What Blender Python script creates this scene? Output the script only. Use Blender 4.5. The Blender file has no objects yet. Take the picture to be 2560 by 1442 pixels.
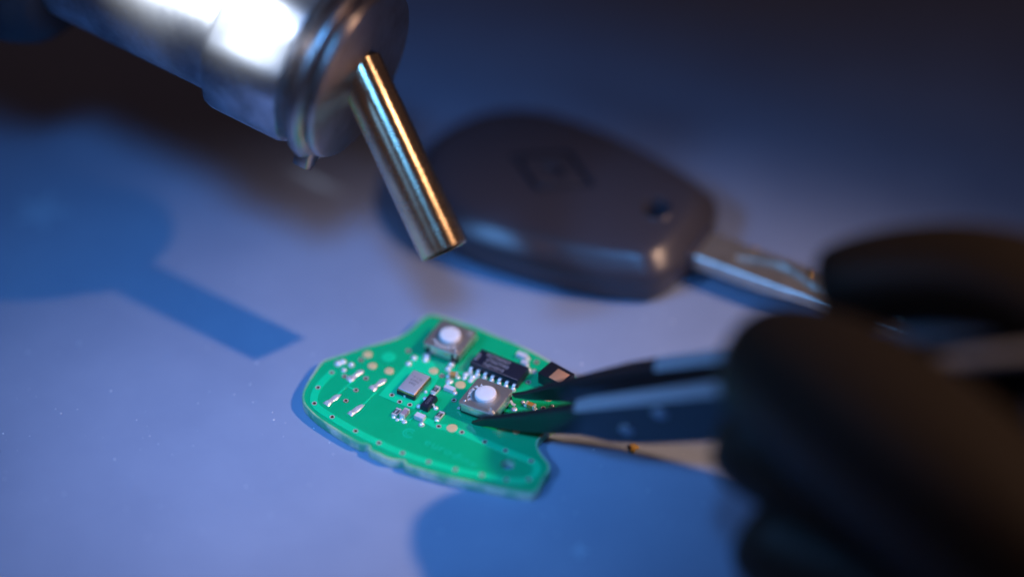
import bpy, bmesh, math, random
from mathutils import Vector, Matrix, noise

# ------------------------------------------------------------------ scene, camera, light
# 1 Blender unit = 1 cm; every builder below takes millimetres.
S = 0.1
R = math.radians
sc = bpy.context.scene
sc.unit_settings.system = 'METRIC'
sc.unit_settings.scale_length = 0.01
COL = sc.collection

ELEV = R(42.0)                    # camera looks down at 42 degrees
DIST, FOCUS, LENS = 500.0, 477.0, 110.0
VIEW = Vector((0, -math.cos(ELEV), math.sin(ELEV)))      # towards the camera
UPV = Vector((0, math.sin(ELEV), math.cos(ELEV)))
CAM = VIEW * DIST

cd = bpy.data.cameras.new('camera')
cam = bpy.data.objects.new('camera', cd)
COL.objects.link(cam)
cam.location = CAM * S
cam.rotation_euler = (math.pi / 2 - ELEV, 0, 0)
cd.lens = LENS
cd.sensor_width = 36.0
cd.clip_start = 1.0
cd.clip_end = 2000.0
cd.dof.use_dof = True
cd.dof.focus_distance = FOCUS * S
cd.dof.aperture_fstop = 0.0265
cd.dof.aperture_blades = 0
sc.camera = cam

w = bpy.data.worlds.new('World')
sc.world = w
w.use_nodes = True
bg = w.node_tree.nodes['Background']
bg.inputs[0].default_value = (0.075, 0.047, 0.048, 1)
bg.inputs[1].default_value = 0.5


def aim(o, target):
    o.rotation_euler = (Vector(target) - o.location).to_track_quat('-Z', 'Y').to_euler()


def spot(name, direction, dist, target, power, color, radius, cone, blend):
    l = bpy.data.lights.new(name, 'SPOT')
    o = bpy.data.objects.new(name, l)
    COL.objects.link(o)
    t = Vector(target) * S
    o.location = t + Vector(direction).normalized() * dist * S
    aim(o, t)
    l.energy = power
    l.color = color
    l.shadow_soft_size = radius * S
    l.spot_size = R(cone)
    l.spot_blend = blend
    return o


def area(name, direction, dist, target, power, color, size, spread=180):
    l = bpy.data.lights.new(name, 'AREA')
    o = bpy.data.objects.new(name, l)
    COL.objects.link(o)
    t = Vector(target) * S
    o.location = t + Vector(direction).normalized() * dist * S
    aim(o, t)
    l.energy = power
    l.color = color
    l.shape = 'DISK'
    l.size = size * S
    l.spread = R(spread)
    return o


# warm bench lamp from the right, blue lamp high on the left
spot('warm_bench_lamp', (.705, -.085, .70), 900, (18, -48, 0), 292000, (1.0, .63, .43), 13, 11.2, 1.0)
spot('blue_bench_lamp', (.02, -.47, .88), 420, (-46, -33, 0), 103000, (.085, .38, 1.0), 62, 21, 1.0)
for k, (tgt, pw) in enumerate((((-49, 13.5, 47), 1400000), ((-34.5, 5.0, 45.5), 900000))):
    spot('added_barrel_beam', (-.44, -.42, .79), 700, tgt, pw, (.90, .95, 1.0), 3, 1.85, 1.0)  # narrow beams added only to blow out the barrel highlight
area('added_blue_fill', (-.62, -.36, .70), 480, (14, -28, 3), 135, (.14, .42, 1.0), 80, 16)  # blue fill light added from the left to lift the dark areas

sc.view_settings.view_transform = 'Standard'
sc.view_settings.look = 'None'
sc.view_settings.exposure = 0.0
sc.view_settings.gamma = 1.0
sc.view_settings.use_curve_mapping = False
sc.render.engine = 'CYCLES'
sc.cycles.use_denoising = True
sc.cycles.max_bounces = 8
sc.cycles.caustics_reflective = False
sc.cycles.caustics_refractive = False


# ------------------------------------------------------------------ materials
def mat(name, color, rough=.5, metal=0.0, spec=.5, noise_amt=0.0, noise_scale=20.0, color2=None,
        bump=0.0, bump_scale=40.0, rough_var=0.0, coat=0.0, trans=0.0, sss=0.0, thresh=(.35, .65)):
    m = bpy.data.materials.new(name)
    m.use_nodes = True
    nt = m.node_tree
    b = nt.nodes['Principled BSDF']
    b.inputs['Base Color'].default_value = (*color, 1)
    b.inputs['Roughness'].default_value = rough
    b.inputs['Metallic'].default_value = metal
    b.inputs['Specular IOR Level'].default_value = spec
    b.inputs['Coat Weight'].default_value = coat
    b.inputs['Coat Roughness'].default_value = .08
    b.inputs['Transmission Weight'].default_value = trans
    if sss:
        b.inputs['Subsurface Weight'].default_value = sss
        b.inputs['Subsurface Radius'].default_value = (.06, .06, .06)
    tc = nt.nodes.new('ShaderNodeTexCoord')
    if color2 is not None or rough_var:
        n = nt.nodes.new('ShaderNodeTexNoise')
        n.inputs['Scale'].default_value = noise_scale
        n.inputs['Detail'].default_value = 5
        n.inputs['Roughness'].default_value = .6
        nt.links.new(tc.outputs['Object'], n.inputs['Vector'])
        if color2 is not None:
            r = nt.nodes.new('ShaderNodeValToRGB')
            r.color_ramp.elements[0].position = thresh[0]
            r.color_ramp.elements[1].position = thresh[1]
            r.color_ramp.elements[0].color = (*color, 1)
            r.color_ramp.elements[1].color = (*color2, 1)
            nt.links.new(n.outputs['Fac'], r.inputs['Fac'])
            nt.links.new(r.outputs['Color'], b.inputs['Base Color'])
        if rough_var:
            mr = nt.nodes.new('ShaderNodeMapRange')
            mr.inputs['From Min'].default_value = .3
            mr.inputs['From Max'].default_value = .7
            mr.inputs['To Min'].default_value = max(.02, rough - rough_var)
            mr.inputs['To Max'].default_value = rough + rough_var
            nt.links.new(n.outputs['Fac'], mr.inputs['Value'])
            nt.links.new(mr.outputs['Result'], b.inputs['Roughness'])
    if bump:
        n2 = nt.nodes.new('ShaderNodeTexNoise')
        n2.inputs['Scale'].default_value = bump_scale
        n2.inputs['Detail'].default_value = 4
        nt.links.new(tc.outputs['Object'], n2.inputs['Vector'])
        bp = nt.nodes.new('ShaderNodeBump')
        bp.inputs['Strength'].default_value = bump
        bp.inputs['Distance'].default_value = .01
        nt.links.new(n2.outputs['Fac'], bp.inputs['Height'])
        nt.links.new(bp.outputs['Normal'], b.inputs['Normal'])
    return m


M = {}
M['mat'] = mat('mat_vinyl', (.258, .315, .445), .42, spec=.35, color2=(.305, .365, .50), noise_scale=.30,
               bump=.10, bump_scale=9, rough_var=.05)
M['mask'] = mat('solder_mask', (.002, .46, .175), .24, spec=.5, color2=(.003, .49, .19), noise_scale=2.5,
                bump=.05, bump_scale=14)
M['mask_copper'] = mat('solder_mask_over_copper', (.004, .70, .29), .22, spec=.5, color2=(.005, .74, .31),
                       noise_scale=4, bump=.05, bump_scale=14)
M['mask_print'] = mat('etched_print', (.004, .60, .29), .3)
M['fr4'] = mat('fibreglass_edge', (.10, .50, .28), .55, color2=(.76, .78, .58), noise_scale=3.2, bump=.5,
               bump_scale=30, thresh=(.40, .58))
M['bare'] = mat('bare_fibreglass', (.10, .46, .24), .5, color2=(.52, .62, .40), noise_scale=1.6, thresh=(.38, .62))
M['gold'] = mat('gold_pad', (.86, .62, .30), .45, metal=.15, color2=(.90, .66, .34), noise_scale=12, bump=.15, bump_scale=60)
M['tin'] = mat('solder', (.93, .93, .94), .30, metal=.5, bump=.10, bump_scale=14, rough_var=.06, noise_scale=6)
M['ring'] = mat('tinned_ring', (.74, .70, .64), .45, metal=.4)
M['copper_dark'] = mat('via_copper', (.40, .13, .025), .5, metal=.3)
M['black'] = mat('black_moulding', (.012, .014, .022), .38, bump=.25, bump_scale=60)
M['chip'] = mat('chip_epoxy', (.014, .018, .036), .34, bump=.3, bump_scale=70)
M['chip_print'] = mat('chip_print', (.42, .42, .48), .6)
M['white_print'] = mat('resistor_print', (.8, .8, .8), .5)
M['dark_print'] = mat('laser_print', (.16, .16, .19), .6)
M['ceramic_white'] = mat('alumina', (.75, .72, .74), .5)
M['ceramic_lilac'] = mat('capacitor_ceramic', (.36, .27, .33), .45, bump=.2, bump_scale=60)
M['ceramic_pale'] = mat('pale_ceramic', (.70, .66, .72), .45)
M['ceramic_brown'] = mat('brown_ceramic', (.50, .27, .08), .5)
M['steel_lid'] = mat('crystal_lid', (.72, .70, .76), .42, metal=.55, bump=.1, bump_scale=50)
M['gold_rim'] = mat('gold_plated_rim', (.95, .66, .28), .25, metal=1)
M['cover'] = mat('tin_plated_steel', (.70, .66, .62), .36, metal=.85, bump=.06, bump_scale=14, rough_var=.05, noise_scale=6)
M['cap'] = mat('white_actuator', (.86, .84, .84), .4, sss=.15)
M['copper'] = mat('copper_winding', (.95, .50, .29), .42, metal=.6, bump=.5, bump_scale=40)
M['fob'] = mat('key_fob_plastic', (.052, .050, .066), .30, spec=.5, bump=.18, bump_scale=26)
M['fob_emblem'] = mat('emblem_plastic', (.050, .048, .062), .34)
M['blade'] = mat('key_steel', (.72, .71, .66), .42, metal=.9, color2=(.55, .54, .50), noise_scale=3, bump=.15, bump_scale=30)
M['brass'] = mat('worn_brass_and_glint', (.62, .40, .13), .35, metal=1)
M['nozzle'] = mat('heated_steel', (1.0, .76, .47), .26, metal=1, color2=(.80, .58, .38), noise_scale=2.2,
                  bump=.22, bump_scale=34, rough_var=.05)
_b = M['nozzle'].node_tree.nodes['Principled BSDF']          # turned tube: grooves run round it
_t = M['nozzle'].node_tree.nodes.new('ShaderNodeTangent')
_t.direction_type = 'RADIAL'
_t.axis = 'Z'
M['nozzle'].node_tree.links.new(_t.outputs['Tangent'], _b.inputs['Tangent'])
_b.inputs['Anisotropic'].default_value = .9
_b.inputs['Anisotropic Rotation'].default_value = .25
M['nozzle_in'] = mat('sooty_bore', (.05, .045, .04), .6, metal=.6)
M['sheath'] = mat('gun_sheath_steel', (.62, .64, .68), .44, metal=1, color2=(.24, .25, .28), noise_scale=.9,
                  bump=.25, bump_scale=6, rough_var=.10)
M['nut'] = mat('zinc_nut', (.66, .68, .71), .42, metal=1, color2=(.22, .23, .26), noise_scale=1.0,
               bump=.35, bump_scale=5, rough_var=.10)
M['flange'] = mat('flange_steel', (.60, .53, .50), .36, metal=1, color2=(.36, .28, .24), noise_scale=.9,
                  bump=.15, bump_scale=9, rough_var=.05)
M['handle'] = mat('handle_plastic', (.012, .013, .018), .4, bump=.2, bump_scale=8)
M['tweezer'] = mat('tweezer_black_coating', (.012, .013, .017), .32, spec=.8, coat=.2, bump=.06, bump_scale=20)
M['painted_sheen'] = mat('painted_edge_sheen', (.42, .43, .47), .45, metal=.3, bump=.1, bump_scale=20)  # pale colour painted on the top edges in place of a reflected highlight
M['glove'] = mat('black_nitrile', (.016, .012, .009), .50, spec=.28, bump=.5, bump_scale=2.4)
M['flux'] = mat('amber_flux', (.62, .38, .09), .35, bump=.5, bump_scale=20)
M['dust'] = mat('pale_dust', (.75, .75, .78), .8)
M['painted_glint'] = mat('painted_glint_film', (.36, .45, .58), .35)  # pale colour standing in for light glinting off the mat
M['fibre'] = mat('dark_fibre', (.05, .05, .07), .8)


# ------------------------------------------------------------------ mesh helpers (mm in, BU out)
def tag(o, label=None, cat=None, group=None, kind=None):
    if label: o['label'] = label
    if cat: o['category'] = cat
    if group: o['group'] = group
    if kind: o['kind'] = kind
    return o


def empty(name, loc, rz=0.0, rot=None):
    o = bpy.data.objects.new(name, None)
    COL.objects.link(o)
    o.location = Vector(loc) * S
    o.rotation_euler = rot if rot is not None else (0, 0, rz)
    o.empty_display_size = .3
    return o


def link(name, me, material, parent=None, loc=(0, 0, 0), rz=0.0, smooth=False):
    o = bpy.data.objects.new(name, me)
    COL.objects.link(o)
    if material is not None and not me.materials:
        me.materials.append(material)
    if parent is not None:
        o.parent = parent
    o.location = Vector(loc) * S
    o.rotation_euler = (0, 0, rz)
    if smooth:
        for p in me.polygons:
            p.use_smooth = True
    return o


def mesh(name, verts, faces):
    me = bpy.data.meshes.new(name)
    me.from_pydata([Vector(v) * S for v in verts], [], faces)
    bm = bmesh.new()
    bm.from_mesh(me)
    bmesh.ops.recalc_face_normals(bm, faces=bm.faces)
    bm.to_mesh(me)
    bm.free()
    return me


def smooth_by_angle(me, deg=35):
    bm = bmesh.new()
    bm.from_mesh(me)
    for f in bm.faces:
        f.smooth = True
    for e in bm.edges:
        if len(e.link_faces) == 2 and e.calc_face_angle(0) > R(deg):
            e.smooth = False
    bm.to_mesh(me)
    bm.free()
    return me


def box(name, sx, sy, z0, z1, bevel=0.0, seg=2, taper=0.0, cx=0.0, cy=0.0):
    bm = bmesh.new()
    vs = []
    for z, k in ((z0, 0), (z1, taper)):
        for x, y in ((-1, -1), (1, -1), (1, 1), (-1, 1)):
            vs.append(bm.verts.new(Vector((cx + x * (sx / 2 - k), cy + y * (sy / 2 - k), z)) * S))
    bm.faces.new(vs[3::-1])
    bm.faces.new(vs[4:])
    for i in range(4):
        j = (i + 1) % 4
        bm.faces.new((vs[i], vs[j], vs[4 + j], vs[4 + i]))
    if bevel:
        bmesh.ops.bevel(bm, geom=list(bm.edges), offset=bevel * S, segments=seg, profile=.5, affect='EDGES', clamp_overlap=True)
    bmesh.ops.recalc_face_normals(bm, faces=bm.faces)
    me = bpy.data.meshes.new(name)
    bm.to_mesh(me)
    bm.free()
    return smooth_by_angle(me, 40)


def lathe(name, prof, seg=40, origin=(0, 0, 0), axis=(0, 0, 1), hexa=None, jitter=0.0):
    """prof: (radius, height) pairs along the axis; a radius of 0 closes the end."""
    a = Vector(axis).normalized()
    ref = Vector((0, 0, 1)) if abs(a.z) < .9 else Vector((1, 0, 0))
    u = a.cross(ref).normalized()
    v = a.cross(u).normalized()
    o = Vector(origin)
    verts, faces, rings = [], [], []
    for r, h in prof:
        if r < 1e-6:
            rings.append([len(verts)])
            verts.append(o + a * h)
        else:
            ring = []
            for i in range(seg):
                t = 2 * math.pi * i / seg
                ring.append(len(verts))
                rr = r * (1 + jitter * math.sin(3 * t + h) * .5)
                verts.append(o + a * h + (u * math.cos(t) + v * math.sin(t)) * rr)
            rings.append(ring)
    for A, B in zip(rings, rings[1:]):
        n = max(len(A), len(B))
        for i in range(n):
            j = (i + 1) % n
            if len(A) == 1:
                faces.append((A[0], B[i], B[j]))
            elif len(B) == 1:
                faces.append((A[i], A[j], B[0]))
            else:
                faces.append((A[i], A[j], B[j], B[i]))
    return mesh(name, verts, faces)


def loft(name, rings, caps=True):
    verts, faces = [], []
    n = len(rings[0])
    for r in rings:
        verts += [Vector(p) for p in r]
    for k in range(len(rings) - 1):
        for i in range(n):
            j = (i + 1) % n
            faces.append((k * n + i, k * n + j, (k + 1) * n + j, (k + 1) * n + i))
    if caps:
        faces.append(tuple(range(n))[::-1])
        faces.append(tuple((len(rings) - 1) * n + i for i in range(n)))
    return mesh(name, verts, faces)


def circle(cx, cy, r, n=20):
    return [(cx + r * math.cos(2 * math.pi * i / n), cy + r * math.sin(2 * math.pi * i / n)) for i in range(n)]


def plate(name, outline, holes, z0, z1, bevel=0.0, seg=1):
    """flat plate with holes, from a filled 2D curve"""
    cu = bpy.data.curves.new(name, 'CURVE')
    cu.dimensions = '2D'
    cu.fill_mode = 'BOTH'
    for pts in [outline] + holes:
        sp = cu.splines.new('POLY')
        sp.points.add(len(pts) - 1)
        for p, q in zip(sp.points, pts):
            p.co = (q[0] * S, q[1] * S, 0, 1)
        sp.use_cyclic_u = True
    cu.extrude = ((z1 - z0) / 2 - bevel) * S
    cu.bevel_depth = bevel * S
    cu.bevel_resolution = seg
    cu.offset = -bevel * S
    ob = bpy.data.objects.new(name, cu)
    COL.objects.link(ob)
    dg = bpy.context.evaluated_depsgraph_get()
    me = bpy.data.meshes.new_from_object(ob.evaluated_get(dg))
    bpy.data.objects.remove(ob)
    me.materials.clear()
    me.transform(Matrix.Translation((0, 0, (z0 + z1) / 2 * S)))
    bm = bmesh.new()
    bm.from_mesh(me)
    bmesh.ops.remove_doubles(bm, verts=bm.verts, dist=1e-4)
    bmesh.ops.recalc_face_normals(bm, faces=bm.faces)
    bm.to_mesh(me)
    bm.free()
    return me


def text_mesh(body, size, thick=.012, rot=0.0, loc=(0, 0, 0), center=True, xs=1.0):
    cu = bpy.data.curves.new('marking', 'FONT')
    cu.body = body
    cu.size = size * S
    cu.extrude = thick * S
    cu.space_character = 1.08
    cu.resolution_u = 2
    if center:
        cu.align_x = 'CENTER'
        cu.align_y = 'CENTER'
    ob = bpy.data.objects.new('marking', cu)
    COL.objects.link(ob)
    dg = bpy.context.evaluated_depsgraph_get()
    me = bpy.data.meshes.new_from_object(ob.evaluated_get(dg))
    bpy.data.objects.remove(ob)
    me.materials.clear()
    me.transform(Matrix.Translation(Vector(loc) * S) @ Matrix.Rotation(rot, 4, 'Z') @ Matrix.Diagonal((xs, 1, 1, 1)))
    return me


def join(name, meshes):
    bm = bmesh.new()
    for m in meshes:
        bm.from_mesh(m)
    me = bpy.data.meshes.new(name)
    bm.to_mesh(me)
    bm.free()
    return me


def catmull(pts, sub=3, closed=True):
    out = []
    n = len(pts)
    for i in range(n if closed else n - 1):
        if closed:
            p0, p1, p2, p3 = pts[i - 1], pts[i], pts[(i + 1) % n], pts[(i + 2) % n]
        else:
            p0, p1, p2, p3 = pts[max(i - 1, 0)], pts[i], pts[i + 1], pts[min(i + 2, n - 1)]
        for k in range(sub):
            t = k / sub
            out.append(tuple(.5 * ((2 * b) + (-a + c) * t + (2 * a - 5 * b + 4 * c - d) * t * t + (-a + 3 * b - 3 * c + d) * t ** 3)
                             for a, b, c, d in zip(p0, p1, p2, p3)))
    if not closed:
        out.append(tuple(pts[-1]))
    return out


def ribbon(pts, width):
    """outline of a strip of constant width along a polyline"""
    L, Rr = [], []
    n = len(pts)
    for i, p in enumerate(pts):
        a = Vector(pts[max(i - 1, 0)])
        b = Vector(pts[min(i + 1, n - 1)])
        d = (b - a).normalized()
        nrm = Vector((-d.y, d.x))
        ext = Vector((0, 0))
        if i == 0: ext = -d * width * .45
        if i == n - 1: ext = d * width * .45
        L.append(tuple(Vector(p) + ext + nrm * width / 2))
        Rr.append(tuple(Vector(p) + ext - nrm * width / 2))
    return L + Rr[::-1]


def at_depth(x, y, depth):
    """point of the place seen at photo coordinates x, y and at that many mm from the lens"""
    return CAM + (Vector((1, 0, 0)) * ((x - 1280) / 7824.0) - UPV * ((y - 721) / 7824.0) - VIEW) * depth


# ------------------------------------------------------------------ the work mat
me = mesh('work_mat', [(-420, -330, 0), (420, -330, 0), (420, 480, 0), (-420, 480, 0)], [(0, 1, 2, 3)])
tag(link('work_mat', me, M['mat']), kind='structure', label='smooth grey bench mat under everything')

# ------------------------------------------------------------------ circuit board
ZT = 1.6                                   # board thickness
BO = Vector((-13.44, -28.27, 0.1))
BR = R(-30)
board = empty('circuit_board', BO, BR)
tag(board, 'green circuit board from a car key, covered in tiny soldered parts', 'circuit board')

OUT = [(-16.31, -8.81), (-17.42, -7.21), (-18.08, -4.83), (-18.49, -2.07), (-18.65, -0.51), (-18.48, 0.77), (-17.43, 2.29), (-16.02, 4.25), (-14.32, 6.81), (-12.64, 8.95), (-11.33, 10.87), (-10.68, 13.05), (-10.47, 15.41), (-10.25, 17.05), (-9.45, 18.04), (-7.85, 18.43), (-2.67, 18.95), (2.47, 18.84), (8.05, 18.6), (11.96, 18.0), (15.58, 17.3), (18.05, 16.4), (19.6, 14.4), (20.3, 10.46), (19.9, 6.74), (19.2, 4.4), (19.01, 2.77), (19.18, 1.48), (19.9, 0.46), (20.93, -0.36), (22.62, -1.34), (23.33, -2.09), (23.72, -3.28), (23.66, -4.7), (24.1, -6.5), (23.9, -7.88), (22.9, -8.6), (20.03, -9.49), (16.39, -10.44), (11.46, -11.56), (7.59, -12.2), (4.4, -12.54), (4.0, -12.2), (3.5, -12.0), (2.9, -12.35), (1.66, -12.75), (-0.25, -12.68), (-2.1, -12.53), (-2.35, -12.05), (-3.1, -11.8), (-3.97, -12.18), (-6.75, -11.85), (-9.4, -11.36), (-12.62, -10.61), (-15.0, -9.66)]
VIA = [(-15.9, -1.2), (-15.95, -5.07), (-14.55, -8.28), (-10.6, -9.44), (-5.9, -10.23), (-1.5, -10.62), (2.71, -10.68), (7.08, -10.31), (-13.76, -0.89), (-10.65, 0.35), (-10.61, -2.64), (-10.7, -5.37), (-13.5, 3.51), (-8.21, 8.87), (-5.25, -0.8), (-3.44, -1.48), (-1.76, -1.26), (-0.81, 6.69), (4.47, -3.09), (11.34, -9.69), (15.38, -8.71), (19.03, -7.76), (21.88, -6.02), (20.28, -2.49), (15.84, -2.49), (12.2, -2.45), (8.15, -2.41), (3.56, 2.97), (10.3, 16.66), (11.4, 12.11), (16.26, 8.28)]
random.seed(4)
outline = catmull(OUT, 3)
VH = .27
holes = [circle(x, y, VH, 14) for x, y in VIA] + [circle(17.56, -4.74, 1.05, 28)]
me = plate('laminate', outline, holes, 0, ZT, bevel=.09, seg=2)
me.materials.append(M['mask'])
me.materials.append(M['fr4'])
for p in me.polygons:
    p.material_index = 0 if p.normal.z > .55 else 1
laminate = link('laminate', me, None, board)

# bare strip of fibreglass along the routed edge
inn = []
for i in range(len(outline)):
    d = (Vector(outline[(i + 1) % len(outline)]) - Vector(outline[i - 1])).normalized()
    inn.append((outline[i][0] + d.y * .34, outline[i][1] - d.x * .34))
rim_me = bpy.data.meshes.new('bare_edge')
bmr = bmesh.new()
va = [bmr.verts.new(Vector((x * .9985, y * .9985, ZT + .004)) * S) for x, y in outline]
vb = [bmr.verts.new(Vector((x, y, ZT + .006)) * S) for x, y in inn]
for i in range(len(va)):
    j = (i + 1) % len(va)
    bmr.faces.new((va[i], va[j], vb[j], vb[i]))
bmesh.ops.recalc_face_normals(bmr, faces=bmr.faces)
bmr.to_mesh(rim_me)
bmr.free()
link('bare_edge', rim_me, M['bare'], board)

# copper under the mask: a shade lighter and a little proud of the board
TRACE = [(-15.93, -1.22), (-15.97, -5.05), (-14.54, -8.29), (-10.62, -9.46), (-5.9, -10.23), (-1.55, -10.59), (2.69, -10.7), (7.08, -10.31), (11.32, -9.7), (15.38, -8.71), (19.03, -7.76), (21.5, -6.4), (22.1, -4.6), (21.6, -3.1), (20.28, -2.49), (15.85, -2.51), (12.2, -2.45), (8.17, -2.4), (6.38, -2.34), (4.47, -3.05), (1.97, -2.89)]
ZC = ZT + .10


def inside(p, poly):
    c = False
    for i in range(len(poly)):
        (x1, y1), (x2, y2) = poly[i - 1], poly[i]
        if (y1 > p[1]) != (y2 > p[1]) and p[0] < (x2 - x1) * (p[1] - y1) / (y2 - y1) + x1:
            c = not c
    return c


def trace(name, outl):
    hs = [circle(x, y, VH, 14) for x, y in VIA if inside((x, y), outl)]
    me = plate(name, outl, hs, ZT + .004, ZC, bevel=.042, seg=2)
    return link(name, me, M['mask_copper'], board)


trace('copper_trace', ribbon(catmull(TRACE, 4, False), 1.25))
PLANE = [(-7.0, -1.9), (-3.2, -1.9), (-0.7, -1.7), (-0.45, 0.75), (-.9, 6.0), (-3.3, 8.6), (-6.6, 8.9), (-6.99, 6.75)]
trace('copper_plane', PLANE)
for pts, wd in (([(-11.97, -.79), (-12.33, -2.64), (-12.58, -5.2)], .32), ([(-12.2, -2.6), (-10.95, -2.62)], .3),
                ([(-7.71, -.89), (-7.97, -5.1)], .32), ([(.45, -1.2), (-.03, -4.2), (-1.0, -4.6)], .3), ([(3.6, -1.6), (3.57, -2.75)], .3),
                ([(-14.4, -.9), (-15.1, .6)], .3), ([(-2.0, 10.2), (-.7, 8.6), (2.2, 8.7)], .3)):
    trace('copper_trace', ribbon(pts, wd))
# wide copper around the top edge of the board
trace('copper_plane', [(12.0, 3.6), (18.2, 3.4), (18.9, 7), (18.9, 10), (17.6, 9.6), (17.2, 6.2), (13.0, 5.2)])

# plated through-holes
vp = [(VH + .01, -1.25), (VH - .01, -.05), (VH - .01, .010), (.40, .014), (.405, -.13)]
via_me = lathe('plated_hole', [(0, -1.25)] + vp, 18)
via_me.materials.append(M['ring'])
via_me.materials.append(M['copper_dark'])
for p in via_me.polygons:
    p.use_smooth = False
    c = p.center
    p.material_index = 0 if c.z > -.04 * S and math.hypot(c.x, c.y) > (VH - .005) * S else 1
for x, y in VIA:
    link('plated_hole', via_me, None, board, (x, y, ZC + .012))

# bare test pads
GOLD = [(-13.28, 5.02, .74), (-11.27, 3.21, .70), (-8.42, 3.53, .72), (-2.48, 6.96, .70), (2.67, 6.39, .80), (6.4, -2.38, .84), (15.79, 10.61, .72), (15.21, 1.86, .55)]
for x, y, r in GOLD:
    link('test_pad', lathe('test_pad', [(0, ZC + .025), (r * .96, ZC + .022), (r, ZC + .012), (r, ZT - .01)], 26, jitter=.03), M['gold'], board, (x, y, 0), smooth=True)
# sunken dimple and rim of the drilled hole
link('dimple', lathe('dimple', [(0, ZT + .01), (.5, ZT + .02), (.8, ZT + .08), (1.0, ZT + .05), (1.15, ZT - .01)], 28), M['mask_copper'], board, (-10.19, 6.28, 0), smooth=True)
link('hole_rim', lathe('hole_rim', [(1.06, ZT - .02), (1.08, ZT + .03), (1.3, ZT + .035), (1.45, ZT - .01)], 36), M['mask'], board, (17.56, -4.74, 0), smooth=True)

# solder domes
BLOB = [(-16.2, 1.05, .62, .40), (-15.75, 1.75, .55, .42), (-14.24, 1.77, .48, .45), (-14.61, .21, .42, .38), (-6.61, 7.91, .52, .48), (-6.64, 6.37, .52, .48), (-4.83, 8.46, .55, .52), (-.74, 8.44, .52, .5), (.78, 6.25, .6, .3), (2.91, 4.42, .38, .34), (-1.1, 2.3, .30, .42), (2.2, 8.75, .45, .42), (2.42, 8.0, .36, .3), (3.5, 8.75, .48, .42), (3.55, 8.0, .42, .34), (8.71, 16.6, .42, .4), (9.5, 15.1, .32, .25), (10.9, 14.7, .45, .2), (-5.35, 9.3, .4, .4), (12.9, 7.9, .34, .3), (15.3, 7.2, .3, .3), (17.2, 9.4, .32, .28), (12.5, 5.9, .5, .3), (2.0, -4.0, .46, .42), (-.6, -4.75, .42, .24), (-1.75, -4.95, .3, .18)]
for i, (x, y, r, h) in enumerate(BLOB):
    prof = [(0, h)] + [(r * math.sin(t), h * math.cos(t)) for t in (.3, .6, .9, 1.2, 1.45)] + [(r * 1.08, -.02)]
    o = link('solder_joint', lathe('solder_joint', prof, 18, jitter=.05 + .05 * random.random()), M['tin'], board, (x, y, ZT + .01), rz=random.random() * 6, smooth=True)

# bare solder pads where another switch sat
for k, (x, y) in enumerate([(-12.45, .07), (-8.36, .17), (-12.61, -6.14), (-8.3, -6.18)]):
    rings = []
    rnd = random.Random(k + 11)
    N = 9
    for i in range(N):
        t = i / (N - 1)
        yy = -1.55 + 3.1 * t
        wd = .44 + .10 * math.sin(t * 9 + k) + (.14 if i < 3 else 0) - (.18 if i in (N - 1,) else 0) + rnd.uniform(-.03, .03)
        hh = (.30 if i < 3 else .16) + .05 * math.sin(t * 13 + k * 2) + (-.16 if i == 0 else 0) + (-.08 if i == N - 1 else 0)
        rings.append([(wd * c, yy + (.12 * c if i == N - 1 else 0), ZT + .005 + max(.03, hh) * s) for c, s in ((-1, 0), (-.85, .6), (-.4, .95), (0, 1), (.45, .95), (.88, .6), (1, 0))])
    link('solder_pad', smooth_by_angle(loft('solder_pad', rings), 60), M['tin'], board, (x, y, 0), rz=R(-12))

# integrated circuit
ic = link('chip', box('chip', 8.65, 3.75, ZT + .22, ZT + 1.62, .05, 2, taper=.12), M['chip'], board, (6.45, 11.85, 0))
link('bevel_line', box('bevel_line', 8.3, .10, ZT + 1.602, ZT + 1.626, 0), M['dark_print'], ic, (0, -1.58, 0))
pin_me = loft('pin', [[(-.21, y, z + .09), (.21, y, z + .09), (.21, y, z - .09), (-.21, y, z - .09)] for y, z in
                      ((.1, .82), (-.35, .82), (-.52, .70), (-.60, .30), (-.72, .14), (-1.15, .12))])
dome_me = lathe('solder_joint', [(0, .62), (.17, .60), (.32, .48), (.40, .28), (.42, .1), (.46, -.02)], 16)
pin_me.materials.append(M['tin'])
dome_me.materials.append(M['tin'])
for k in range(7):
    for s in (-1, 1):
        p = link('pin', pin_me, None, ic, ((k - 3) * 1.27, s * 1.83, ZT), rz=0 if s < 0 else math.pi)
        d = link('solder_joint', dome_me, None, ic, ((k - 3) * 1.27, s * 2.42, ZT), smooth=True)
lines = [('PCF7947AT', .92, (-.75, .98)), ('CT0277/03', .92, (-.35, .02)), ('TnD10510', .92, (-.55, -.98))]
for b, sz, (x, y) in lines:
    link('marking', text_mesh(b, sz, .008, 0, (x, y, ZT + 1.628), xs=.86), M['chip_print'], ic)
link('marking', text_mesh('NXP', .8, .008, R(90), (-3.75, -.1, ZT + 1.628)), M['chip_print'], ic)

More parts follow.
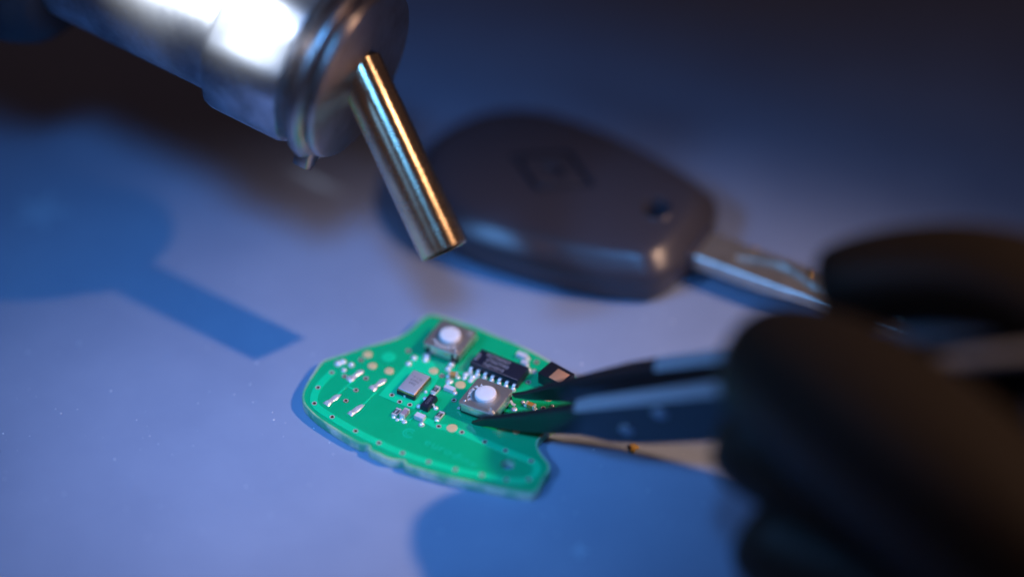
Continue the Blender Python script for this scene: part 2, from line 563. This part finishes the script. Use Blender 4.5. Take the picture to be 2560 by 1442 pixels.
# crystal oscillator
xt = link('crystal', box('crystal', 3.2, 5.0, ZT + .08, ZT + .86, .06, 2), M['black'], board, (-3.15, 2.28, 0))
link('gold_rim', box('gold_rim', 3.12, 4.92, ZT + .863, ZT + 1.03, .06, 2), M['gold_rim'], xt)
link('lid', box('lid', 2.9, 4.7, ZT + 1.033, ZT + 1.28, .10, 3), M['steel_lid'], xt)
link('side_plating', box('side_plating', .05, 4.3, ZT + .12, ZT + .8, .01, 1), M['flange'], xt, (1.615, 0, 0))
link('solder_joint', box('solder_joint', .34, .14, ZT + .0, ZT + .5, .06, 2), M['tin'], xt, (-.15, -2.56, 0))
for b, sz, (x, y) in (('F CEJ', .66, (.15, .95)), ('0386J', .66, (0, .28)), ('08EJ', .66, (-.05, -.4)), ('.', 1.1, (-.95, 1.5))):
    link('marking', text_mesh(b, sz, .006, 0, (x, y, ZT + 1.287)), M['dark_print'], xt)


def chip_part(name, body_mat, x, y, along_v, L=1.6, W=.82, H=.5, code=None, ends=True, rz=0.0):
    """two-terminal chip part with metal end caps"""
    o = link(name, box(name, W, L * (.62 if ends else 1), ZT + .03, ZT + H, .03, 1), body_mat, board, (x, y, 0), rz=(0 if along_v else R(90)) + rz)
    if ends:
        for s in (-1, 1):
            link('end_cap', box('end_cap', W + .03, L * .2, ZT + .012, ZT + H + .015, .05, 2), M['tin'], o, (0, s * L * .40, 0))
            link('solder_joint', lathe('solder_joint', [(0, .22), (.2, .18), (.33, .07), (.38, -.02)], 14), M['tin'], o, (0, s * L * .52, ZT + .005), smooth=True)
    if code:
        link('marking', text_mesh(code, .62, .006, R(90), (0, 0, ZT + H + .006)), M['white_print'], o)
    return o


def resistor(x, y, code, along_v=True, rz=0.0):
    o = chip_part('resistor', M['ceramic_white'], x, y, along_v, 1.65, .86, .44, None, True, rz)
    link('glaze', box('glaze', .78, .92, ZT + .435, ZT + .47, .01, 1), M['black'], o)
    link('marking', text_mesh(code, .52, .006, R(90), (0, 0, ZT + .477)), M['white_print'], o)
    return o


resistor(-2.57, -3.83, '095')
resistor(3.48, -1.14, '595')
resistor(.08, 3.32, '103')
chip_part('capacitor', M['ceramic_lilac'], -1.3, -3.55, True, 1.7, .86, .8)
chip_part('capacitor', M['ceramic_pale'], 1.15, -3.05, False, 1.55, .95, .8, ends=False)
chip_part('capacitor', M['ceramic_pale'], 1.87, 4.55, False, 1.75, .85, .7, ends=False)
chip_part('capacitor', M['ceramic_brown'], .75, 7.4, False, 1.5, .85, .75, rz=R(20))
chip_part('capacitor', M['ceramic_brown'], 14.4, 7.6, False, 1.6, .8, .7)
chip_part('capacitor', M['ceramic_pale'], 7.8, 16.5, False, 1.7, .85, .75, ends=False)
chip_part('capacitor', M['ceramic_pale'], 8.9, 15.4, False, 1.2, .6, .5, ends=False)

# small three-leg transistor
tr = link('transistor', box('transistor', 1.45, 3.0, ZT + .12, ZT + 1.05, .05, 2, taper=.10), M['chip'], board, (.78, .15, 0))
for sx, sy in ((-1, .95), (-1, -.95), (1, 0)):
    leg = link('leg', loft('leg', [[(x, y, z + .06) for y in (-.2, .2)] + [(x, y, z - .06) for y in (.2, -.2)] for x, z in
                                   ((.6 * sx, .55), (.85 * sx, .52), (1.0 * sx, .14), (1.35 * sx, .1))]), M['tin'], tr, (0, sy, ZT))
    link('solder_joint', lathe('solder_joint', [(0, .36), (.25, .28), (.4, .1), (.45, -.02)], 14), M['tin'], tr, (sx * 1.22, sy, ZT + .005), smooth=True)
link('marking', text_mesh('G3JH', .74, .006, R(90), (.02, 0, ZT + 1.057)), M['dark_print'], tr)

# ferrite block with copper winding
fe = link('ferrite_block', box('ferrite_block', 4.6, 3.3, ZT + .1, ZT + 2.3, .08, 2), M['black'], board, (15.3, 14.0, 0), rz=R(-9))
link('winding', box('winding', 2.3, 2.5, ZT + 2.0, ZT + 2.36, .12, 2), M['copper'], fe, (.75, -.25, 0))
link('test_pad', box('test_pad', .9, .5, ZT + .01, ZT + .04), M['gold'], board, (13.9, 11.6, 0))

# faint etched emblem and lettering
logo = []
for r0, r1, a0, a1 in ((.78, 1.02, 60, 330), (.42, .58, 20, 300)):
    pts = [(r1 * math.cos(R(a)), r1 * math.sin(R(a))) for a in range(a0, a1 + 1, 10)] + [(r0 * math.cos(R(a)), r0 * math.sin(R(a))) for a in range(a1, a0 - 1, -10)]
    logo.append(plate('emblem', pts, [], ZT + .004, ZT + .03))
for m_ in logo:
    m_.transform(Matrix.Translation((1.3 * S, -6.5 * S, 0)))
for m_ in logo:
    link('emblem', m_, M['mask_print'], board)
link('lettering', text_mesh('eurodine', 2.1, .02, R(-3.5), (9.0, -7.0, ZT + .012), xs=1.15), M['mask_print'], board)


# ------------------------------------------------------------------ push switches
def letters_on_arc(word, radius, size, z):
    ms = []
    n = len(word)
    for i, ch in enumerate(word):
        a = R(-90 + (i - (n - 1) / 2) * 17.5)
        ms.append(text_mesh(ch, size, .03, a + R(90), (radius * math.cos(a), radius * math.sin(a), z)))
    return join('marking', ms)


cover_parts = {}


def build_switch(parent):
    """parts of a 6 mm push switch, origin at the centre of its base"""
    link('base', box('base', 5.85, 5.85, 0.0, 1.35, .12, 2), M['black'], parent)
    cov = plate('cover', catmull([(-3.1, -2.2), (-3.1, 2.2), (-2.9, 3.0), (-2.1, 3.1), (2.1, 3.1), (2.9, 3.0), (3.1, 2.2), (3.1, -2.2), (2.9, -3.0), (2.1, -3.1), (-2.1, -3.1), (-2.9, -3.0)], 2),
                [circle(0, 0, 1.7, 36)], 1.88, 2.10, .05, 2)
    c = link('cover', smooth_by_angle(cov, 40), M['cover'], parent)
    for s in (-1, 1):
        link('flap', box('flap', .22, 5.3, .55, 1.9, .06, 2), M['cover'], c, (s * 2.98, 0, 0))
        f = box('flap', 3.7, .22, .45, 1.9, .06, 2)
        link('flap', f, M['cover'], c, (0, s * 3.02, 0))
        for t in (-1, 1):
            link('corner_tab', box('corner_tab', .62, .3, 1.25, 1.92, .08, 2), M['cover'], c, (t * 2.55, s * 2.95, 0))
    link('rim', lathe('rim', [(2.35, 2.095), (2.1, 2.14), (1.85, 2.26), (1.72, 2.30), (1.68, 2.0)], 40), M['cover'], c, smooth=True)
    link('actuator', lathe('actuator', [(1.68, 1.5), (1.68, 2.66), (1.62, 2.80), (1.48, 2.87), (.7, 2.91), (0, 2.92)], 40), M['cap'], parent, smooth=True)
    link('marking', letters_on_arc('FRANCE', 2.5, .95, 2.13), M['cap'], c)
    link('rivet', lathe('rivet', [(0, 2.26), (.15, 2.22), (.24, 2.08)], 14), M['cover'], c, (2.3, -2.35, 0), smooth=True)
    link('rivet', lathe('rivet', [(.22, 2.09), (.26, 2.17), (.36, 2.17), (.40, 2.09)], 18), M['cover'], c, (2.35, 2.3, 0), smooth=True)


sw = link('switch', box('switch', 5.4, 5.4, 0.0, .4, .05, 1), M['black'], board, (-3.05, 12.9, ZT + .06), rz=R(2))
build_switch(sw)
for sx in (-1, 1):
    for sy in (-1, 1):
        link('leg', box('leg', .6, 1.0, 0, .16, .05, 1), M['tin'], sw, (sx * 2.15, sy * 3.4, .0))
        link('solder_joint', lathe('solder_joint', [(0, .5), (.3, .42), (.46, .2), (.52, -.04)], 16), M['tin'], sw, (sx * 2.15, sy * 3.55, .0), smooth=True)

# the loose switch in the tweezers
cB, sB = math.cos(BR), math.sin(BR)


def board_to_world(u, v, z):
    return Vector((BO.x + u * cB - v * sB, BO.y + u * sB + v * cB, z))


hs = empty('push_switch', board_to_world(8.80, 3.86, 2.35), rot=(R(2.5), R(1.5), BR - R(90)))
tag(hs, 'loose square metal push switch with white button held in the tweezer tips', 'push switch')
build_switch(hs)
for sx, sy in ((-1, -1), (1, -1), (-1, 1), (1, 1)):
    link('leg', loft('leg', [[(x - .25, y, z + .06), (x + .25, y, z + .06), (x + .25, y, z - .06), (x - .25, y, z - .06)] for x, y, z in
                             ((sx * 2.2, sy * 2.8, .5), (sx * 2.2, sy * 3.1, .4), (sx * 2.2, sy * 3.35, -.05), (sx * 2.2, sy * 3.8, -.1))]), M['tin'], hs)

# ------------------------------------------------------------------ car key
key = empty('car_key', (29.26, 5.43, 0), R(-29.45))
tag(key, 'dark plastic car key fob with its steel blade, lying behind the board', 'car key')
HALF = [(.9, 0), (.8, 4.6), (.1, 8.6), (-1.8, 11.4), (-6, 13.3), (-11, 14.9), (-18, 16.4), (-25, 17.3), (-32, 17.5), (-38, 16.6), (-43, 14.0), (-46.6, 10.0), (-48.8, 5.0), (-49.5, 0)]
ol = HALF + [(x, -y) for x, y in HALF[-2:0:-1]]
ol = [Vector(p) for p in catmull(ol, 4)]
rings = []
for inset, z in ((4.5, .1), (2.0, .2), (.8, .6), (.25, 1.4), (.05, 2.6), (0, 4.9), (.15, 5.6), (.6, 6.25), (1.35, 7.0), (2.15, 7.8), (2.95, 8.5), (3.9, 9.0), (5.2, 9.3), (7.0, 9.5)):
    rings.append([(-23.5 + (p.x + 23.5) * (1 - inset / 26.0), -.8 + p.y * (1 - inset / 17.5), z) for p in ol])
# close top with shrinking rings towards the middle line
cx = -24
for f, z in ((.72, 9.72), (.42, 9.85), (.15, 9.9)):
    rings.append([(cx + (x - cx) * f, -.8 + (y + .8) * f, z) for x, y, _ in rings[13]])
body_me = loft('body', rings)
body = link('body', body_me, M['fob'], key, smooth=True)


def carve(target, cutters):
    tmp = []
    for cm in cutters:
        co = link('cutter', cm, M['fob'])
        co.parent = target.parent
        tmp.append(co)
        md = target.modifiers.new('cut', 'BOOLEAN')
        md.operation = 'DIFFERENCE'
        md.solver = 'EXACT'
        md.object = co
    bpy.context.view_layer.update()
    dg = bpy.context.evaluated_depsgraph_get()
    me = bpy.data.meshes.new_from_object(target.evaluated_get(dg))
    target.modifiers.clear()
    target.data = me
    for co in tmp:
        bpy.data.objects.remove(co)


def rhombus(lx, ly, cx_, cy_):
    return [(cx_ + lx, cy_), (cx_, cy_ + ly), (cx_ - lx, cy_), (cx_, cy_ - ly)]


carve(body, [lathe('cutter', [(0, -3), (2.3, -3), (2.3, 14), (0, 14)], 32, origin=(-7.0, -.4, 0)),
             plate('cutter', rhombus(8.0, 5.8, -25.8, -.6), [], 8.9, 14)])
smooth_by_angle(body.data, 40)
body.data.materials.clear()
body.data.materials.append(M['fob'])
# raised diamond frame in the recess
em = plate('emblem', rhombus(6.5, 4.6, -25.8, -.6), [rhombus(2.6, 1.8, -25.8, -.6)], 8.7, 9.8, .3, 2)
link('emblem', smooth_by_angle(em, 30), M['fob_emblem'], key)
link('hole_collar', lathe('hole_collar', [(2.24, 1.0), (2.24, 9.55), (2.45, 9.72), (2.75, 9.66), (2.95, 9.4)], 32, origin=(-7.0, -.4, 0)), M['fob'], key, smooth=True)
link('hole_glint_ring', lathe('hole_glint_ring', [(2.2, 1.2), (2.12, 1.3), (2.12, 5.4), (2.2, 5.5)], 32, origin=(-7.0, -.4, 0)), M['brass'], key, smooth=True)  # brass ring added to give the hole its warm glint
# blade with milled track
bl_rings = []
for x in (-.8, 1.2, 44.0, 46.5):
    h = 3.35 if x < 45 else 1.6
    bl_rings.append([(x, -h, 2.9), (x, -h, 5.1), (x, -h + .25, 5.4), (x, h - .25, 5.4), (x, h, 5.1), (x, h, 2.9), (x, h - .25, 2.6), (x, -h + .25, 2.6)])
blade = link('blade', loft('blade', bl_rings), M['blade'], key)
trk = catmull([(8.5, -.6), (12, .5), (15, .9), (18, .1), (21, -.8), (25, -.2), (29, .9), (33, .3), (37, -.6), (42, 0)], 4, False)
tr_out = ribbon(trk, 2.0)
cut = plate('cutter', tr_out, [], 4.75, 6)
carve(blade, [cut])
smooth_by_angle(blade.data, 25)
link('collar', box('collar', 2.2, 8.6, 2.1, 6.0, .5, 3), M['fob'], key, (.5, 0, 0))
link('brass_spot', lathe('brass_spot', [(0, .3), (.5, .25), (.8, .0)], 14), M['brass'], key, (19.6, 2.0, 5.36), smooth=True)
link('brass_spot', lathe('brass_spot', [(0, .2), (.3, .15), (.45, .0)], 12), M['brass'], key, (9.2, 2.9, 5.36), smooth=True)

# ------------------------------------------------------------------ hot air gun
TIP = Vector((-10.13, -18.3, 24.0))
ROOT = at_depth(908, 190, 472.2)
N_AX = (TIP - ROOT).normalized()
DOWNV = -UPV
S_AX = (Vector((1, 0, 0)) * .858 + DOWNV * .429 + VIEW * .28).normalized()
gun = empty('hot_air_gun', ROOT)
tag(gun, 'hot air gun with shiny steel barrel and bent nozzle hanging over the board', 'hot air gun')
nl = (TIP - ROOT).length
NR = 3.75
# nozzle: straight bent-off tube, open at the tip
prof = [(NR, -2.0), (NR, nl - .1), (NR - .08, nl), (NR - .42, nl), (NR - .45, nl - .1), (NR - .45, nl - 14), (0, nl - 14)]
me = lathe('nozzle', prof, 64)
me.materials.append(M['nozzle'])
me.materials.append(M['nozzle_in'])
for p in me.polygons:
    c = p.center / S
    rr = math.hypot(c.x, c.y)
    p.material_index = 1 if rr < NR - .44 else 0
nz = link('nozzle', smooth_by_angle(me, 40), None, gun)
nz.rotation_euler = N_AX.to_track_quat('Z', 'Y').to_euler()
# front disc, two clamp rings, nut, sheath, handle along the barrel axis
link('front_disc', smooth_by_angle(lathe('front_disc', [(0, .2), (4.2, .25), (5.0, .05), (12.6, 0), (13.5, -.25), (13.9, -.9), (13.7, -1.6), (12.8, -1.9)], 72, (0, 0, 0), S_AX), 40), M['flange'], gun)
link('clamp_ring', smooth_by_angle(lathe('clamp_ring', [(12.6, -1.5), (14.2, -1.9), (15.1, -2.5), (15.3, -3.2), (14.9, -4.2), (13.2, -4.9), (12.2, -5.0)], 72, (0, 0, 0), S_AX), 45), M['flange'], gun)
radial = (-UPV - S_AX * (-UPV).dot(S_AX)).normalized()
tang = S_AX.cross(radial).normalized()
lug = [[S_AX * h + radial * (14.2 + r) + tang * (t * wd) for t, r in ((-1.3, -1), (-1.2, .9), (-.6, 2.3), (.6, 2.3), (1.2, .9), (1.3, -1))] for h, wd in ((-1.9, 1.3), (-2.3, 1.9), (-4.1, 1.9), (-4.5, 1.3))]
link('clamp_lug', smooth_by_angle(loft('clamp_lug', lug), 50), M['flange'], gun)
link('neck', smooth_by_angle(lathe('neck', [(12.2, -4.6), (12.4, -5.4), (13.2, -5.9), (12.2, -6.9)], 64, (0, 0, 0), S_AX), 45), M['flange'], gun)


def axis_frame(a):
    ref = Vector((0, 0, 1))
    u = a.cross(ref).normalized()
    return u, a.cross(u).normalized()


au, av = axis_frame(S_AX)
NUTN = 72
rings = []
for h, k in ((-6.4, 0.92), (-6.9, .985), (-7.6, 1.0), (-19.3, 1.0), (-20.0, .985), (-20.5, .93)):
    ring = []
    for i in range(NUTN):
        t = 2 * math.pi * i / NUTN
        seg = math.pi / 4
        loc = ((t + R(12)) % seg) - seg / 2
        rad = min(14.05 / math.cos(loc), 14.5) * k
        ring.append(S_AX * h + (au * math.cos(t) + av * math.sin(t)) * rad)
    rings.append(ring)
link('nut', smooth_by_angle(loft('nut', rings), 34), M['nut'], gun)
link('sheath', lathe('sheath', [(12.5, -19.0), (12.5, -52), (12.5, -70)], 72, (0, 0, 0), S_AX), M['sheath'], gun, smooth=True)
link('handle', smooth_by_angle(lathe('handle', [(12.6, -50.5), (15.5, -51.0), (18.2, -53.0), (19.6, -56), (20.2, -60), (20.2, -66), (18.6, -68), (18.6, -72), (17.0, -95), (17.5, -130), (16, -150), (0, -152)], 56, (0, 0, 0), S_AX), 40), M['handle'], gun)

# ------------------------------------------------------------------ tweezers
# the two tips hold the switch; the arms rise to the right towards the camera
T0 = board_to_world(10.9, 2.6, 3.1)
J = at_depth(2560, 905, 422)
a_dir = (J - T0).normalized()
w_dir = Vector((-.3, -.1, .9))
w_dir = (w_dir - a_dir * w_dir.dot(a_dir)).normalized()
g_dir = w_dir.cross(a_dir).normalized()
if g_dir.y < 0: g_dir = -g_dir
tw = empty('tweezers', T0)
tag(tw, 'black flat-armed tweezers gripping the loose switch, held by the gloved hand', 'tweezers')


def tweezer_arm(side, prof):
    """prof: (distance along, offset from middle plane, thickness, top edge, bottom edge)"""
    rings = []
    for s, off, th, top, bot in prof:
        c = a_dir * s + g_dir * off * side
        b = min(th, top - bot) * .18
        pts = []
        for gx, wy in ((-th / 2, bot + b), (-th / 2, top - b), (-th / 2 + b, top), (th / 2 - b, top), (th / 2, top - b), (th / 2, bot + b), (th / 2 - b, bot), (-th / 2 + b, bot)):
            pts.append(c + g_dir * gx * side + w_dir * wy)
        rings.append(pts)
    return smooth_by_angle(loft('arm', rings), 28)


near = [(-2.8, 2.2, .35, .9, .2), (0, 2.4, .7, 1.8, -.1), (5, 2.4, 1.0, 2.1, -1.8), (10, 2.3, 1.2, 2.3, -3.0), (15, 2.2, 1.6, 2.5, -3.9), (17.5, 2.15, 2.3, 2.7, -4.8), (19.5, 2.1, 2.7, 2.9, -5.8), (25, 2.0, 2.75, 3.0, -7.0), (35, 2.0, 2.8, 3.3, -7.6), (50, 1.9, 2.8, 3.6, -6.8), (80, .9, 2.8, 3.6, -4.6), (105, .9, 2.4, 3.4, -4.0), (125, 1.3, 2.4, 3.2, -3.6)]
far = [(2.6, 2.9, .4, .5, -.3), (5, 2.8, .7, .7, -.9), (10, 2.8, 1.0, 1.8, -1.8), (15, 2.85, 1.3, 2.5, -2.3), (20, 3.2, 1.9, 2.9, -2.8), (25, 3.7, 2.6, 3.1, -3.4), (30, 3.9, 2.7, 3.2, -4.0), (50, 4.4, 2.8, 3.5, -4.6), (80, 4.0, 2.8, 3.6, -4.6), (105, 2.2, 2.4, 3.4, -4.0), (125, 1.3, 2.4, 3.2, -3.6)]
for side, prof in ((-1, near), (1, far)):
    am = tweezer_arm(side, prof)
    am.materials.append(M['tweezer'])
    am.materials.append(M['painted_sheen'])
    for p in am.polygons:
        if p.normal.dot(w_dir) > .6 and (p.center / S).dot(a_dir) > (16.5 if side < 0 else 29):
            p.material_index = 1
    link('arm', am, None, tw)
c = a_dir * 122
link('end_joint', loft('end_joint', [[c + a_dir * s + g_dir * x + w_dir * y for x, y in ((-3.1, -3.5), (3.1, -3.5), (3.1, 3.3), (-3.1, 3.3))] for s in (0, 14)]), M['tweezer'], tw)
# rivet heads on the outer face of the near arm
for s, wy in ((23.8, -2.9), (31.5, .3)):
    c = a_dir * s - g_dir * (2.0 + 1.36) + w_dir * wy
    link('rivet', lathe('rivet', [(0, .28), (.9, .25), (1.25, .1), (1.3, -.3)], 24, c, -g_dir), M['sheath'], tw, smooth=True)


# ------------------------------------------------------------------ gloved hand
hand_root = at_depth(2900, 1500, 410)


def hand_mesh():
    V_, E_, Rr = [], [], []

    def add(p, r, prev=None):
        V_.append((p - hand_root) * S)
        Rr.append(r * S)
        if prev is not None:
            E_.append((prev, len(V_) - 1))
        return len(V_) - 1

    def chain(start, pts):
        k = start
        for x, y, d, r in pts:
            k = add(at_depth(x, y, d), r, k)
        return k
    palm = add(at_depth(2960, 1420, 408), 24)
    wrist = add(at_depth(3350, 1750, 400), 24, palm)
    add(at_depth(3900, 2200, 392), 27, wrist)
    chain(palm, [(2740, 1080, 446, 19), (2560, 1050, 448, 15), (2430, 1010, 450, 11), (2340, 970, 450, 7)])       # web between thumb and index finger
    # thumb (in front of the tweezers)
    chain(palm, [(2700, 1480, 403, 17), (2350, 1195, 414, 14.2), (2070, 980, 427, 13.0), (1915, 915, 435, 10.2), (1845, 890, 438, 7.0)])
    # index finger (behind and above)
    chain(palm, [(2880, 1050, 420, 15), (2700, 800, 425, 10.5), (2460, 685, 430, 8.6), (2230, 690, 435, 7.6), (2090, 712, 438, 6.3), (2050, 722, 439, 4.8)])
    # middle finger (bearing the arms from below)
    chain(palm, [(2820, 1330, 425, 15), (2560, 1370, 430, 10.4), (2200, 1240, 433, 10.2), (1905, 1100, 436, 9.4), (1805, 1040, 438, 7.4)])
    # ring and little finger, curled under
    chain(palm, [(2780, 1560, 425, 14), (2520, 1600, 430, 10.2), (2150, 1465, 434, 9.6), (1950, 1355, 437, 8.8), (1875, 1285, 439, 7.0)])
    chain(palm, [(2780, 1760, 425, 12), (2540, 1800, 433, 9.2), (2270, 1700, 437, 8.4), (2090, 1590, 440, 7.6), (2020, 1520, 442, 6.0)])
    me = bpy.data.meshes.new('gloved_hand')
    me.from_pydata(V_, E_, [])
    ob = bpy.data.objects.new('gloved_hand', me)
    COL.objects.link(ob)
    sk = ob.modifiers.new('skin', 'SKIN')
    sk.use_smooth_shade = True
    for i, r in enumerate(Rr):
        me.skin_vertices[0].data[i].radius = (r, r)
    me.skin_vertices[0].data[0].use_root = True
    ss = ob.modifiers.new('sub', 'SUBSURF')
    ss.levels = 3
    ss.render_levels = 3
    bpy.context.view_layer.update()
    dg = bpy.context.evaluated_depsgraph_get()
    out = bpy.data.meshes.new_from_object(ob.evaluated_get(dg))
    bpy.data.objects.remove(ob)
    return out


hm = hand_mesh()
hm.materials.clear()
hand = link('gloved_hand', hm, M['glove'], None, hand_root, smooth=True)
tag(hand, 'hand in a black glove pinching the tweezers, out of focus at right', 'hand')

# ------------------------------------------------------------------ crumbs and dust
rnd = random.Random(9)
cv = [(.0, .62), (.35, .72), (.62, .35), (.95, .28), (.98, -.02), (.5, -.1), (.28, -.62), (-.1, -.72), (-.36, -.4), (-.2, .0), (-.42, .3), (-.3, .6)]
tag(link('flux_crumb', smooth_by_angle(plate('flux_crumb', [(x * 1.05, y * 1.3) for x, y in cv], [], 0.02, .45, .12, 2), 60), M['flux'], None, (18.17, -36.3, 0)),
    'tiny amber flux crumb on the mat below the tweezers', 'crumb')
vs, fs = [], []
for i in range(520):
    x, y = rnd.uniform(-88, 45), rnd.uniform(-78, 10)
    r = rnd.choice((.04, .05, .06, .07, .09, .12, .17))
    k = len(vs)
    a0 = rnd.uniform(0, 6.28)
    for j in range(5):
        a = a0 + j * 1.2566
        vs.append((x + r * math.cos(a) * rnd.uniform(.5, 1.4), y + r * math.sin(a), .01))
    vs.append((x, y, .01 + r))
    fs += [(k + j, k + (j + 1) % 5, k + 5) for j in range(5)]
tag(link('dust', mesh('dust', vs, fs), M['dust']), 'fine pale dust specks on the mat', 'dust', kind='stuff')


def fibre(pts, r, label):
    rings = []
    for i, p in enumerate(pts):
        d = (Vector(pts[min(i + 1, len(pts) - 1)]) - Vector(pts[max(i - 1, 0)])).normalized()
        n = Vector((-d.y, d.x, 0))
        rings.append([Vector(p) + n * r, Vector(p) + Vector((0, 0, r)), Vector(p) - n * r, Vector(p) - Vector((0, 0, r * .9))])
    tag(link('fibre', loft('fibre', rings), M['fibre'], None), label, 'fibre')


fibre([(-79.9, -35.6, .1), (-79.0, -36.2, .12), (-78.2, -36.3, .1), (-77.3, -36.9, .1)], .07, 'thin dark fibre on the mat at far left')


def painted_glint(x, y, r, spikes, label):  # flat pale patch painted in place of a glint of light
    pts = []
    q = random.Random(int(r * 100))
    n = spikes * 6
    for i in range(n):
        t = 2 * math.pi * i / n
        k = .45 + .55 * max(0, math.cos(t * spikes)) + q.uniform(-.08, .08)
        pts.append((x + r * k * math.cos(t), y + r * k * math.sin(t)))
    tag(link('painted_glint', plate('painted_glint', pts, [], .004, .02), M['painted_glint']), label, 'painted_glint')


painted_glint(-77.5, 18.7, 5.0, 5, 'painted star-shaped glint on the mat at far left')
painted_glint(9.9, -57.2, 1.6, 4, 'small painted glint on the mat near the bottom edge')
